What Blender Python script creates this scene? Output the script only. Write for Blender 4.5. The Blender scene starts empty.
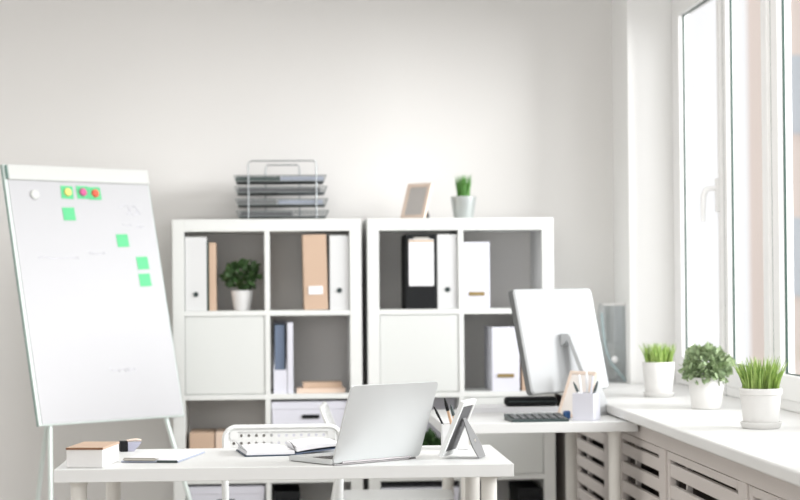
import bpy, bmesh, math, random
from mathutils import Vector, Matrix
sc = bpy.context.scene
COL = sc.collection
R = math.radians
PI = math.pi
random.seed(7)

# ------------------------------------------------------------------ camera
cd = bpy.data.cameras.new('camera')
cam = bpy.data.objects.new('camera', cd)
COL.objects.link(cam)
sc.camera = cam
cd.sensor_width = 36.0
cd.lens = 36.0 * 1917.0 / 800.0
cd.clip_start = 0.1
cd.clip_end = 200
yaw, pitch, roll = math.atan(130 / 1917.0), R(0.97), 0.008
f = Vector((math.sin(yaw) * math.cos(pitch), math.cos(yaw) * math.cos(pitch), math.sin(pitch)))
r0 = f.cross(Vector((0, 0, 1))).normalized()
u0 = r0.cross(f)
rr = r0 * math.cos(roll) - u0 * math.sin(roll)
uu = u0 * math.cos(roll) + r0 * math.sin(roll)
M = Matrix((rr, uu, -f)).transposed().to_4x4()
M.translation = Vector((0, 0, 1.22))
cam.matrix_world = M
cd.dof.use_dof = True
cd.dof.focus_distance = 5.25
cd.dof.aperture_fstop = 3.7

# ------------------------------------------------------------------ world, lights, exposure
w = bpy.data.worlds.new('world')
sc.world = w
w.use_nodes = True
w.node_tree.nodes['Background'].inputs[0].default_value = (0.98, 0.985, 1.0, 1)
w.node_tree.nodes['Background'].inputs[1].default_value = 0.74
sc.view_settings.view_transform = 'Standard'
sc.view_settings.look = 'None'
sc.view_settings.gamma = 1
sc.view_settings.use_curve_mapping = False
sc.view_settings.exposure = 0.53


def area(name, loc, target, sx, sy, power, col=(1, 1, 1)):
    l = bpy.data.lights.new(name, 'AREA')
    l.shape = 'RECTANGLE'
    l.size, l.size_y, l.energy, l.color = sx, sy, power, col
    o = bpy.data.objects.new(name, l)
    COL.objects.link(o)
    o.location = loc
    o.rotation_euler = (Vector(target) - Vector(loc)).to_track_quat('-Z', 'Y').to_euler()
    return o


# daylight through the window strip on the right, plus added fill lamps over the sill, overhead and behind the camera
area('window_daylight', (6.8, 4.9, 3.2), (-0.6, 8.2, 2.8), 4.2, 3.4, 265, (0.98, 0.99, 1.0)).data.spread = R(100)
area('sill_sky_fill', (3.0, 3.9, 3.1), (1.55, 7.6, 1.2), 2.4, 2.0, 55, (0.97, 0.985, 1.0))  # second sky lamp, added to brighten the sill and pier
area('overhead_fill', (-0.1, 5.9, 2.82), (-0.1, 5.9, 0), 2.4, 1.6, 22, (1.0, 0.99, 0.97))  # unseen overhead fill, added to lift the desk tops
area('rear_fill', (-0.6, -0.9, 1.5), (-0.2, 6.0, 1.25), 4.4, 2.6, 50, (1.0, 0.985, 0.97))  # fill added for frontal light; the room is left open behind the camera


# ------------------------------------------------------------------ materials
def mat(name, col, rough=0.5, metal=0.0, noise=0.0, nscale=8.0, bump=0.0, bscale=120.0, spec=0.5, trans=0.0, coat=0.0, col2=None):
    m = bpy.data.materials.new(name)
    m.use_nodes = True
    nt = m.node_tree
    b = nt.nodes['Principled BSDF']
    b.inputs['Base Color'].default_value = (*col, 1)
    b.inputs['Roughness'].default_value = rough
    b.inputs['Metallic'].default_value = metal
    b.inputs['Specular IOR Level'].default_value = spec
    b.inputs['Transmission Weight'].default_value = trans
    b.inputs['Coat Weight'].default_value = coat
    tc = nt.nodes.new('ShaderNodeTexCoord')
    if noise or col2:
        n = nt.nodes.new('ShaderNodeTexNoise')
        n.inputs['Scale'].default_value = nscale
        n.inputs['Detail'].default_value = 4
        nt.links.new(tc.outputs['Object'], n.inputs['Vector'])
        mx = nt.nodes.new('ShaderNodeMix')
        mx.data_type = 'RGBA'
        c2 = col2 or tuple(max(0, c * (1 - noise)) for c in col)
        mx.inputs[6].default_value = (*col, 1)
        mx.inputs[7].default_value = (*c2, 1)
        nt.links.new(n.outputs['Fac'], mx.inputs[0])
        nt.links.new(mx.outputs[2], b.inputs['Base Color'])
    if bump:
        n2 = nt.nodes.new('ShaderNodeTexNoise')
        n2.inputs['Scale'].default_value = bscale
        nt.links.new(tc.outputs['Object'], n2.inputs['Vector'])
        bp = nt.nodes.new('ShaderNodeBump')
        bp.inputs['Strength'].default_value = bump
        bp.inputs['Distance'].default_value = 0.002
        nt.links.new(n2.outputs['Fac'], bp.inputs['Height'])
        nt.links.new(bp.outputs['Normal'], b.inputs['Normal'])
    return m


def woodmat(name, a, b_, scale=(3, 3, 40), rough=0.5):
    m = mat(name, a, rough)
    nt = m.node_tree
    tc = nt.nodes.new('ShaderNodeTexCoord')
    mp = nt.nodes.new('ShaderNodeMapping')
    mp.inputs['Scale'].default_value = scale
    n = nt.nodes.new('ShaderNodeTexNoise')
    n.inputs['Scale'].default_value = 3
    n.inputs['Detail'].default_value = 6
    mx = nt.nodes.new('ShaderNodeMix')
    mx.data_type = 'RGBA'
    mx.inputs[6].default_value = (*a, 1)
    mx.inputs[7].default_value = (*b_, 1)
    nt.links.new(tc.outputs['Object'], mp.inputs[0])
    nt.links.new(mp.outputs[0], n.inputs['Vector'])
    nt.links.new(n.outputs['Fac'], mx.inputs[0])
    nt.links.new(mx.outputs[2], nt.nodes['Principled BSDF'].inputs['Base Color'])
    return m


MT = dict(
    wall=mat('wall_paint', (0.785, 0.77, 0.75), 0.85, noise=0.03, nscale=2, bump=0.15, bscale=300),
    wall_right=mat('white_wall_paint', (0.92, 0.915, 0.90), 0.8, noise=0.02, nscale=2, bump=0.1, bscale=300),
    ceiling=mat('ceiling_paint', (0.85, 0.85, 0.84), 0.9, noise=0.02),
    floor=woodmat('floor_laminate', (0.50, 0.46, 0.42), (0.42, 0.38, 0.34), (2, 20, 2), 0.4),
    white=mat('white_laminate', (0.74, 0.75, 0.73), 0.45, noise=0.015, nscale=5),
    desk=mat('white_desk_laminate', (0.74, 0.745, 0.735), 0.42, noise=0.01, nscale=5),
    door=mat('white_door_laminate', (0.685, 0.70, 0.68), 0.5, noise=0.015, nscale=4),
    sill=mat('white_sill_laminate', (0.80, 0.80, 0.785), 0.4, noise=0.01, nscale=4),
    cover=mat('cover_paint', (0.68, 0.63, 0.595), 0.55, noise=0.04, nscale=6),
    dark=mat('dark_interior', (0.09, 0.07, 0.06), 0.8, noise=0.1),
    frame=mat('window_pvc', (0.90, 0.895, 0.885), 0.35, noise=0.01),
    gasket=mat('window_gasket', (0.03, 0.07, 0.055), 0.5, noise=0.05),
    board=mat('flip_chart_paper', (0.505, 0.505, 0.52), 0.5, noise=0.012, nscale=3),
    boardedge=mat('flip_chart_frame', (0.72, 0.80, 0.77), 0.4, noise=0.03),
    boardbar=mat('flip_chart_clamp', (0.62, 0.63, 0.61), 0.35, noise=0.01),
    teal=mat('grey_green_plastic', (0.16, 0.27, 0.24), 0.4, noise=0.05),
    note=mat('green_note_paper', (0.12, 0.58, 0.26), 0.7, noise=0.06, nscale=30),
    ink=mat('faint_marker_ink', (0.70, 0.70, 0.76), 0.6, noise=0.05),
    yellow=mat('yellow_plastic', (0.85, 0.70, 0.20), 0.35, noise=0.05),
    pink=mat('pink_plastic', (0.62, 0.10, 0.28), 0.35, noise=0.05),
    red=mat('red_plastic', (0.80, 0.11, 0.05), 0.35, noise=0.05),
    legmetal=mat('pale_green_grey_metal', (0.68, 0.75, 0.72), 0.35, metal=0.2, noise=0.03),
    whitemetal=mat('white_enamel', (0.76, 0.77, 0.76), 0.35, noise=0.01),
    desklegs=mat('desk_leg_enamel', (0.78, 0.765, 0.72), 0.35, noise=0.02),
    kraft=mat('tan_board', (0.57, 0.41, 0.30), 0.7, noise=0.06, nscale=12, bump=0.1),
    kraft2=mat('light_tan_board', (0.74, 0.58, 0.47), 0.7, noise=0.06, nscale=12),
    kraftd=mat('brown_board', (0.25, 0.12, 0.06), 0.7, noise=0.08, nscale=12),
    binderw=mat('white_binder_board', (0.68, 0.685, 0.685), 0.5, noise=0.01),
    binderl=mat('lavender_white_board', (0.67, 0.67, 0.735), 0.55, noise=0.015),
    black=mat('black_board', (0.015, 0.016, 0.017), 0.6, noise=0.1, spec=0.15),
    hole=mat('black_hole_ring', (0.01, 0.03, 0.03), 0.4, noise=0.1),
    gold=mat('brass_label_holder', (0.33, 0.24, 0.10), 0.4, metal=0.6, noise=0.05),
    brownink=mat('brown_label_edge', (0.55, 0.38, 0.22), 0.5, noise=0.05),
    paper=mat('paper_white', (0.86, 0.86, 0.88), 0.7, noise=0.01),
    paperb=mat('bluish_paper', (0.46, 0.50, 0.60), 0.7, noise=0.03),
    pages=mat('page_block', (0.80, 0.79, 0.78), 0.8, noise=0.06, nscale=60),
    wire=mat('grey_wire', (0.22, 0.24, 0.24), 0.35, metal=0.7, noise=0.05),
    wirel=mat('pale_wire', (0.34, 0.36, 0.37), 0.3, metal=0.7, noise=0.03),
    darkgreen=mat('dark_green_folder_and_gap', (0.02, 0.05, 0.04), 0.5, noise=0.1),
    slate=mat('slate_blue_cover', (0.13, 0.17, 0.25), 0.5, noise=0.06),
    navy=mat('dark_navy_cover', (0.03, 0.06, 0.10), 0.5, noise=0.06),
    zinc=mat('galvanised_steel', (0.62, 0.66, 0.65), 0.32, metal=0.75, noise=0.08, nscale=10),
    pot=mat('white_plaster_pot', (0.74, 0.73, 0.71), 0.7, noise=0.03, nscale=20, bump=0.1),
    potc=mat('white_ceramic', (0.84, 0.84, 0.84), 0.35, noise=0.01),
    soil=mat('soil', (0.03, 0.022, 0.015), 0.95, noise=0.3, nscale=60, bump=0.6),
    grass=mat('bright_grass', (0.07, 0.24, 0.025), 0.5, col2=(0.55, 0.66, 0.20), nscale=60),
    grassd=mat('green_grass', (0.05, 0.22, 0.03), 0.5, col2=(0.16, 0.36, 0.08), nscale=25),
    leaf=mat('sage_leaf', (0.05, 0.14, 0.05), 0.55, col2=(0.50, 0.58, 0.34), nscale=45),
    leafd=mat('dark_leaf', (0.015, 0.05, 0.015), 0.5, col2=(0.08, 0.16, 0.05), nscale=18),
    stem=mat('green_stem', (0.12, 0.2, 0.05), 0.6, noise=0.1),
    alu=mat('brushed_aluminium', (0.63, 0.645, 0.645), 0.42, metal=0.5, noise=0.015, nscale=3),
    alud=mat('dark_aluminium_edge', (0.20, 0.19, 0.19), 0.4, metal=0.6, noise=0.04),
    screen=mat('black_glass', (0.01, 0.01, 0.012), 0.1, noise=0.1),
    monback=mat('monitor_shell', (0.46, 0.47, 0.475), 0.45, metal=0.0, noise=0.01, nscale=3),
    monside=mat('monitor_edge', (0.15, 0.155, 0.155), 0.4, metal=0.3, noise=0.02),
    key=mat('grey_keys', (0.13, 0.135, 0.14), 0.5, noise=0.05),
    calc=mat('dark_green_grey_plastic', (0.035, 0.055, 0.055), 0.4, noise=0.06),
    woodl=woodmat('pale_wood', (0.82, 0.68, 0.58), (0.74, 0.60, 0.50), (3, 3, 30)),
    photo=mat('grey_photo', (0.46, 0.44, 0.42), 0.4, col2=(0.58, 0.55, 0.53), nscale=9),
    cream=mat('cream_card', (0.84, 0.79, 0.75), 0.6, noise=0.05, nscale=15),
    greyback=mat('grey_backing_card', (0.21, 0.21, 0.21), 0.7, noise=0.05, nscale=30, bump=0.1),
    greyback2=mat('dark_grey_backing', (0.11, 0.11, 0.115), 0.7, noise=0.05, nscale=30),
    bluep=mat('blue_plastic', (0.04, 0.12, 0.30), 0.35, noise=0.05),
    pencil=mat('pencil_wood', (0.78, 0.52, 0.34), 0.5, noise=0.05),
    acryledge=mat('acrylic_edge', (0.55, 0.68, 0.70), 0.2, trans=0.4, noise=0.03),
    chrome=mat('chrome', (0.50, 0.48, 0.44), 0.3, metal=0.9, noise=0.04),
    lavender=mat('lavender_metal', (0.42, 0.42, 0.52), 0.4, noise=0.03),
    build=mat('far_building_render', (0.93, 0.80, 0.72), 0.9, noise=0.04, nscale=0.6),
    buildw=mat('far_building_window', (0.66, 0.70, 0.74), 0.3, noise=0.05),
    pave=mat('street_paving', (0.5, 0.5, 0.5), 0.9, noise=0.06, nscale=1),
    glass=None,
)
g = bpy.data.materials.new('window_glass')
g.use_nodes = True
nt = g.node_tree
nt.nodes.remove(nt.nodes['Principled BSDF'])
tr = nt.nodes.new('ShaderNodeBsdfTransparent')
gl = nt.nodes.new('ShaderNodeBsdfGlossy')
gl.inputs['Roughness'].default_value = 0.02
ms = nt.nodes.new('ShaderNodeMixShader')
ms.inputs[0].default_value = 0.05
nt.links.new(tr.outputs[0], ms.inputs[1])
nt.links.new(gl.outputs[0], ms.inputs[2])
nt.links.new(ms.outputs[0], nt.nodes['Material Output'].inputs[0])
MT['glass'] = g
g2 = g.copy()
g2.name = 'clear_acrylic'
for n_ in g2.node_tree.nodes:
    if n_.type == 'BSDF_TRANSPARENT':
        n_.inputs[0].default_value = (0.93, 0.945, 0.95, 1)
    if n_.type == 'MIX_SHADER':
        n_.inputs[0].default_value = 0.10
MT['acryl'] = g2


# ------------------------------------------------------------------ mesh helpers
def NB():
    return bmesh.new()


def bx(bm, x0, x1, y0, y1, z0, z1, bev=0.0, mtx=None, seg=2):
    t = bmesh.new()
    bmesh.ops.create_cube(t, size=1.0)
    for v in t.verts:
        v.co = Vector(((v.co.x + .5) * (x1 - x0) + x0, (v.co.y + .5) * (y1 - y0) + y0, (v.co.z + .5) * (z1 - z0) + z0))
    if bev:
        bmesh.ops.bevel(t, geom=t.edges[:], offset=bev, segments=seg, profile=0.5, affect='EDGES')
    merge(bm, t, mtx)
    return bm


def merge(bm, t, mtx=None):
    if mtx is not None:
        t.transform(mtx)
    me = bpy.data.meshes.new('tmp')
    t.to_mesh(me)
    t.free()
    bm.from_mesh(me)
    bpy.data.meshes.remove(me)


def lathe(bm, prof, n=40, mtx=None, cap=True):
    """prof: list of (r, z) from bottom to top"""
    t = bmesh.new()
    rings = []
    for r_, z in prof:
        rings.append([t.verts.new((r_ * math.cos(2 * PI * k / n), r_ * math.sin(2 * PI * k / n), z)) for k in range(n)])
    for a, b in zip(rings, rings[1:]):
        for k in range(n):
            t.faces.new((a[k], a[(k + 1) % n], b[(k + 1) % n], b[k]))
    if cap:
        t.faces.new(list(reversed(rings[0])))
        t.faces.new(rings[-1])
    merge(bm, t, mtx)
    return bm


def tube(bm, pts, rad, n=10, closed=False, mtx=None):
    t = bmesh.new()
    pts = [Vector(p) for p in pts]
    N = len(pts)
    rings = []
    ref = None
    for i, p in enumerate(pts):
        if closed:
            d = (pts[(i + 1) % N] - pts[i - 1]).normalized()
        else:
            d = (pts[min(i + 1, N - 1)] - pts[max(i - 1, 0)]).normalized()
        if ref is None:
            ref = Vector((0, 0, 1)) if abs(d.z) < 0.9 else Vector((1, 0, 0))
        a = (ref - d * ref.dot(d)).normalized()
        ref = a
        b = d.cross(a)
        rd = rad[i] if isinstance(rad, (list, tuple)) else rad
        rings.append([t.verts.new(p + a * rd * math.cos(2 * PI * k / n) + b * rd * math.sin(2 * PI * k / n)) for k in range(n)])
    for i in range(N if closed else N - 1):
        A, B = rings[i], rings[(i + 1) % N]
        for k in range(n):
            t.faces.new((A[k], A[(k + 1) % n], B[(k + 1) % n], B[k]))
    if not closed:
        t.faces.new(list(reversed(rings[0])))
        t.faces.new(rings[-1])
    merge(bm, t, mtx)
    return bm


def prism(bm, poly, y0, y1, mtx=None, axis='y'):
    """extrude a 2-D polygon (x,z) along y (or (y,z) along x / (x,y) along z)"""
    t = bmesh.new()

    def P(a, b, c):
        return {'y': (a, c, b), 'x': (c, a, b), 'z': (a, b, c)}[axis]
    A = [t.verts.new(P(a, b, y0)) for a, b in poly]
    B = [t.verts.new(P(a, b, y1)) for a, b in poly]
    n = len(poly)
    t.faces.new(A)
    t.faces.new(list(reversed(B)))
    for k in range(n):
        t.faces.new((A[k], B[k], B[(k + 1) % n], A[(k + 1) % n]))
    bmesh.ops.recalc_face_normals(t, faces=t.faces[:])
    merge(bm, t, mtx)
    return bm


def rrect(x0, x1, z0, z1, r_, n=6):
    out = []
    for cx, cz, a0 in ((x1 - r_, z0 + r_, -90), (x1 - r_, z1 - r_, 0), (x0 + r_, z1 - r_, 90), (x0 + r_, z0 + r_, 180)):
        for k in range(n + 1):
            a = R(a0 + 90 * k / n)
            out.append((cx + r_ * math.cos(a), cz + r_ * math.sin(a)))
    return out


def obj(name, bm, m, parent=None, smooth=False, label=None):
    bmesh.ops.recalc_face_normals(bm, faces=bm.faces[:])
    me = bpy.data.meshes.new(name)
    bm.to_mesh(me)
    bm.free()
    me.materials.append(MT[m] if isinstance(m, str) else m)
    if smooth:
        for p in me.polygons:
            p.use_smooth = True
        try:
            me.set_sharp_from_angle(angle=R(35))
        except Exception:
            pass
    o = bpy.data.objects.new(name, me)
    COL.objects.link(o)
    if parent is not None:
        o.parent = parent
    if label:
        o['label'] = label
    return o


def tag(o, label, cat, group=None, kind=None):
    o['label'] = label
    o['category'] = cat
    if group:
        o['group'] = group
    if kind:
        o['kind'] = kind
    return o


def thing(name, label, cat, loc=(0, 0, 0), rz=0, group=None):
    o = bpy.data.objects.new(name, None)
    o.empty_display_size = 0.05
    COL.objects.link(o)
    o.location = loc
    o.rotation_euler = (0, 0, rz)
    return tag(o, label, cat, group)


def single(name, bm, m, label, cat, loc=(0, 0, 0), rz=0, group=None, smooth=False):
    o = obj(name, bm, m, smooth=smooth)
    o.location = loc
    o.rotation_euler = (0, 0, rz)
    return tag(o, label, cat, group)


def struct(name, bm, m, parent=None):
    o = obj(name, bm, m, parent)
    if parent is None:
        o['kind'] = 'structure'
    return o


def panel_mtx(x, y, z, a, t):
    """local x = width, local y = back (away from the seen face), local z = up the panel"""
    wv = Vector((math.cos(a), math.sin(a), 0))
    n = Vector((math.sin(a), -math.cos(a), 0))
    up = Vector((0, 0, math.cos(t))) - n * math.sin(t)
    nb = wv.cross(up) * 1.0        # seen-face normal is up x w ; back = w x up reversed
    back = up.cross(wv)
    back = -back if back.dot(n) > 0 else back
    m = Matrix((wv, back, up)).transposed().to_4x4()
    m.translation = Vector((x, y, z))
    return m


# ------------------------------------------------------------------ setting
bm = NB(); bx(bm, -3.2, 1.9, -1.5, 8.7, -0.1, 0.0)
struct('floor', bm, 'floor')
bm = NB(); bx(bm, -3.2, 1.9, -1.5, 8.7, 2.85, 2.95)
struct('ceiling', bm, 'ceiling')
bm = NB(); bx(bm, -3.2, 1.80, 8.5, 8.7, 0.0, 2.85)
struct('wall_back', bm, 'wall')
bm = NB(); bx(bm, -3.2, -3.0, -1.5, 8.5, 0.0, 2.85)
struct('wall_left', bm, 'wall_right')
WX = 1.72
bm = NB()
bx(bm, 1.535, 1.80, 8.12, 8.5, 0.0, 2.85)                  # pier beside the back wall
struct('wall_right', bm, 'wall_right')
bm = NB(); bx(bm, 1.70, 1.9, 1.9, 8.12, 0.0, 0.745)
struct('wall_right_below_window', bm, 'wall_right')
bm = NB(); bx(bm, 1.535, 1.9, 1.9, 8.12, 2.60, 2.85)
struct('wall_right_above_window', bm, 'wall_right')
bm = NB(); bx(bm, 1.535, 1.9, -1.5, 1.9, 0.0, 2.85)
struct('wall_right_near', bm, 'wall_right')
bm = NB(); bx(bm, -3.0, 1.2, 8.485, 8.5, 0.0, 0.08, 0.003)
struct('baseboard_back', bm, 'white')


def window(n, y0, y1, fa, fb, handle=False):
    """a window unit from y1 (near) to y0 (far); fa, fb = width of the far and near stiles"""
    t = bpy.data.objects.new('window_%d' % n, None)
    COL.objects.link(t)
    t.location = (WX, y1, 0.78)
    t['kind'] = 'structure'
    L = y0 - y1
    H = 1.60

    def ring(bm, a, b, c, d, x0, x1, sa, sb, sc_, sd, bev=0.005):
        bx(bm, x0, x1, a, a + sa, c, d, bev)
        bx(bm, x0, x1, b - sb, b, c, d, bev)
        bx(bm, x0, x1, a + sa - .004, b - sb + .004, c, c + sc_, bev)
        bx(bm, x0, x1, a + sa - .004, b - sb + .004, d - sd, d, bev)
    bm = NB(); ring(bm, 0.001, L - 0.001, 0.0, H + 0.22, 0.006, 0.055, fb * .5, fa * .5, .05, .20)
    obj('window_frame', bm, 'frame', t)
    g_ = .028
    bm = NB(); ring(bm, g_, L - g_, 0.035, H + 0.03, 0.0, 0.05, fb - g_, fa - g_, .085, .075)
    obj('sash', bm, 'frame', t)
    bm = NB()
    ring(bm, fb - .004, L - fa + .004, .116, H - .041, 0.018, 0.026, .008, .008, .008, .008, bev=0)
    bx(bm, 0.0065, 0.02, -.0014, .0014, 0.0, H + .22)
    obj('gasket', bm, 'gasket', t)
    bm = NB(); bx(bm, 0.026, 0.032, fb - .004, L - fa + .004, 0.116, H - 0.041)
    obj('glass_pane', bm, 'glass', t)
    if handle:
        bm = NB()
        hy = fb * .55 + .01
        bx(bm, -0.014, 0.001, hy - 0.016, hy + 0.016, 0.70, 0.83, 0.005)
        tube(bm, [(-0.01, hy, 0.79), (-0.035, hy, 0.79), (-0.05, hy + .005, 0.785), (-0.058, hy + .01, 0.765), (-0.06, hy + .012, 0.72), (-0.06, hy + .012, 0.665)], [0.010, 0.010, 0.011, 0.011, 0.010, 0.008], 10)
        obj('window_handle', bm, 'frame', t, smooth=True)
    return t


window(1, 8.115, 7.197, .165, .075, True)
window(2, 7.197, 6.500, .075, .106)
window(3, 6.500, 5.40, .112, .09, True)
window(4, 5.40, 4.30, .09, .09)
window(5, 4.30, 3.10, .09, .09)
window(6, 3.10, 1.90, .09, .09)

# the street side: paving and one pale building
bm = NB(); bx(bm, 2.2, 40, -10, 60, -4.2, -4.0)
o = struct('ground_outside', bm, 'pave'); 
tb = thing('apartment_building', 'pale pinkish apartment building seen through the window panes', 'building', (0, 0, 0))
bm = NB(); prism(bm, [(9.12, 36), (24, 36), (24, 44), (11.15, 44)], -4.0, 16, axis='z')
obj('wall', bm, 'build', tb)
for iz in range(5):
    for ix in range(3):
        bm = NB(); x0 = 9.82 + ix * 2.4; z0 = -2.2 + iz * 3.1
        bx(bm, x0, x0 + 1.1, 35.93, 36.02, z0, z0 + 1.5)
        obj('window', bm, 'buildw', tb)

# ------------------------------------------------------------------ window sill and radiator cover
bm = NB(); bx(bm, 1.20, 1.80, 2.0, 8.11, 0.745, 0.78, 0.006, seg=3)
bx(bm, 1.20, 1.53, 8.10, 8.495, 0.745, 0.78, 0.004)
single('window_sill_board', bm, 'sill', 'long white sill board running under the windows with plant pots on it', 'window sill')
rc = thing('radiator_cover', 'grey painted louvred cabinet boxing in the space under the white sill board', 'radiator cover')
bm = NB()
bx(bm, 1.255, 1.30, 2.0, 8.48, 0.68, 0.744, 0.002)
bx(bm, 1.255, 1.30, 2.0, 8.48, 0.0, 0.10, 0.002)
edges = [(8.48, 7.93), (7.20, 6.90), (6.16, 6.07), (5.10, 5.02), (4.05, 3.97), (3.0, 2.92), (2.08, 2.0)]
for a, b in edges:
    bx(bm, 1.255, 1.30, b, a, 0.10, 0.68, 0.002)
obj('carcass', bm, 'cover', rc)
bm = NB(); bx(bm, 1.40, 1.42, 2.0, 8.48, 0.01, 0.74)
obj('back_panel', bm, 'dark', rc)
for (a, b), (c, d) in zip(edges, edges[1:]):
    y1, y0 = b - 0.004, c + 0.004
    bm = NB()
    bx(bm, 1.262, 1.285, y0, y0 + 0.035, 0.104, 0.676, 0.002)
    bx(bm, 1.262, 1.285, y1 - 0.035, y1, 0.104, 0.676, 0.002)
    bx(bm, 1.262, 1.285, y0 + 0.035, y1 - 0.035, 0.650, 0.676, 0.002)
    bx(bm, 1.262, 1.285, y0 + 0.035, y1 - 0.035, 0.104, 0.14, 0.002)
    z = 0.640
    k = 0
    while z > 0.19:
        hgt = 0.045
        bx(bm, 1.264, 1.282, y0 + 0.035, y1 - 0.035, z - hgt, z - 0.002, 0.003)
        z -= 0.068
    bx(bm, 1.283, 1.30, y0 + 0.12, y0 + 0.14, 0.12, 0.66)
    bx(bm, 1.283, 1.30, y1 - 0.20, y1 - 0.18, 0.12, 0.66)
    obj('louvre_panel', bm, 'cover', rc)

# ------------------------------------------------------------------ cube shelf units
SY = 8.10
ROW = [(1.106, 1.440), (0.754, 1.084), (0.402, 0.732), (0.05, 0.38)]


def shelf_unit(x0, label, doors):
    t = thing('cube_shelf', label, 'shelf unit', (x0, SY, 0))
    D = 0.37
    bm = NB()
    bx(bm, 0, 0.05, 0, D, 0, 1.492, 0.0015)
    bx(bm, 0.745, 0.795, 0, D, 0, 1.492, 0.0015)
    bx(bm, 0.05, 0.745, 0, D, 1.440, 1.492, 0.0015)
    bx(bm, 0.05, 0.745, 0, D, 0, 0.05, 0.0015)
    obj('carcass', bm, 'white', t)
    for z in (0.38, 0.732, 1.084):
        bm = NB(); bx(bm, 0.05, 0.745, 0.001, D, z, z + 0.022, 0.001)
        obj('shelf', bm, 'white', t)
    bm = NB()
    for a, b in ROW:
        bx(bm, 0.3865, 0.4085, 0.001, D, a, b, 0.001)
    obj('divider', bm, 'white', t)
    for r_, c in doors:
        a, b = ROW[r_]
        xx = 0.052 if c == 0 else 0.4105
        bm = NB(); bx(bm, xx, xx + 0.3325, 0.004, 0.022, a + .002, b - .002, 0.002)
        obj('door', bm, 'door', t)
    return t


shelf_unit(-0.41, 'white cube shelf unit under the wire letter trays', [(1, 0)])
shelf_unit(0.41, 'white cube shelf unit nearer the window with photo frame and grass pot on top', [(1, 0), (2, 1)])


def binder(x0, x1, row, h, m, label, hole=None, tagbox=None, tagm='gold', lean=0, name='ring_binder', ddepth=0.28, y=None, cat='binder', group=None):
    z0 = ROW[row][0] + 0.0005
    y = SY + 0.012 if y is None else y
    t = thing(name, label, cat, ((x0 + x1) / 2, y, z0), 0, group)
    wd = (x1 - x0)
    mt = Matrix.Rotation(lean, 4, 'Y')
    off = abs(math.sin(lean)) * wd / 2
    mt = Matrix.Translation((0, 0, off)) @ mt
    bm = NB()
    bx(bm, -wd / 2, wd / 2, 0, 0.005, 0, h, 0.002, mt)
    bx(bm, -wd / 2, -wd / 2 + 0.003, 0.003, ddepth, 0, h, 0.001, mt)
    bx(bm, wd / 2 - 0.003, wd / 2, 0.003, ddepth, 0, h, 0.001, mt)
    obj('cover', bm, m, t)
    bm = NB(); bx(bm, -wd / 2 + 0.006, wd / 2 - 0.006, 0.02, ddepth - 0.01, 0.006, h - 0.012, 0, mt)
    obj('papers', bm, 'paper', t)
    if hole:
        bm = NB()
        mm = mt @ Matrix.Translation((0, -0.001, hole)) @ Matrix.Rotation(PI / 2, 4, 'X')
        lathe(bm, [(0.011, -0.002), (0.011, 0.002), (0.007, 0.002), (0.007, 0.0)], 20, mm)
        obj('finger_ring', bm, 'hole', t, smooth=True)
    if tagbox:
        a, b = tagbox
        bm = NB(); bx(bm, -wd * 0.30, wd * 0.30, -0.004, 0.001, a, b, 0.001, mt)
        obj('label_holder', bm, tagm, t)
    return t


# first unit, top row
binder(-0.357, -0.268, 0, 0.312, 'binderw', 'white ring binder in the top left cell of the letter tray shelf', hole=0.07)
bm = NB(); bx(bm, -0.0145, 0.0145, 0, 0.2, 0, 0.288, 0.003)
single('book', bm, 'kraft', 'thin tan book standing between white binder and leafy plant', 'book', (-0.243, SY + 0.02, ROW[0][0] + .0005))
bm = NB(); bx(bm, -0.004, 0.004, 0, 0.2, 0, 0.292, 0.001)
single('folder', bm, 'darkgreen', 'thin dark green strip standing for the shaded gap between white binder and tan book', 'folder', (-0.2627, SY + 0.02, ROW[0][0] + .0005))  # dark strip stands in for the shade in the gap beside the binder
binder(0.143, 0.243, 0, 0.318, 'kraft', 'tan ring binder with white spine label', tagbox=(0.065, 0.10), tagm='paper', lean=-0.02)
binder(0.251, 0.333, 0, 0.315, 'binderw', 'white ring binder right of the tan binder', hole=0.082)


def leaves(bm, centre, rad, n, size, squash=0.9, seed=1, inner=0.35):
    rnd = random.Random(seed)
    c = Vector(centre)
    for i in range(n):
        while True:
            d = Vector((rnd.uniform(-1, 1), rnd.uniform(-1, 1), rnd.uniform(-0.75, 1)))
            if 0.05 < d.length < 1:
                break
        d.normalize()
        q = rnd.uniform(inner, 1) ** 0.6
        p = c + Vector((d.x * rad * q, d.y * rad * q, d.z * rad * q * squash))
        out = (d + Vector((rnd.uniform(-.7, .7), rnd.uniform(-.7, .7), rnd.uniform(-.4, .8)))).normalized()
        side = out.cross(Vector((rnd.uniform(-1, 1), rnd.uniform(-1, 1), rnd.uniform(-1, 1)))).normalized()
        nn = out.cross(side)
        s = size * rnd.uniform(0.7, 1.25)
        pts = [(-.5, 0, 0), (-.2, .3, .05), (.2, .32, .05), (.55, 0, -.06), (.2, -.32, .05), (-.2, -.3, .05)]
        vs = [bm.verts.new(p + out * a * s + side * b * s + nn * k * s) for a, b, k in pts]
        mid0 = bm.verts.new(p + out * 0.05 * s - nn * 0.04 * s)
        for k in range(6):
            bm.faces.new((vs[k], vs[(k + 1) % 6], mid0))
    return bm


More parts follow.
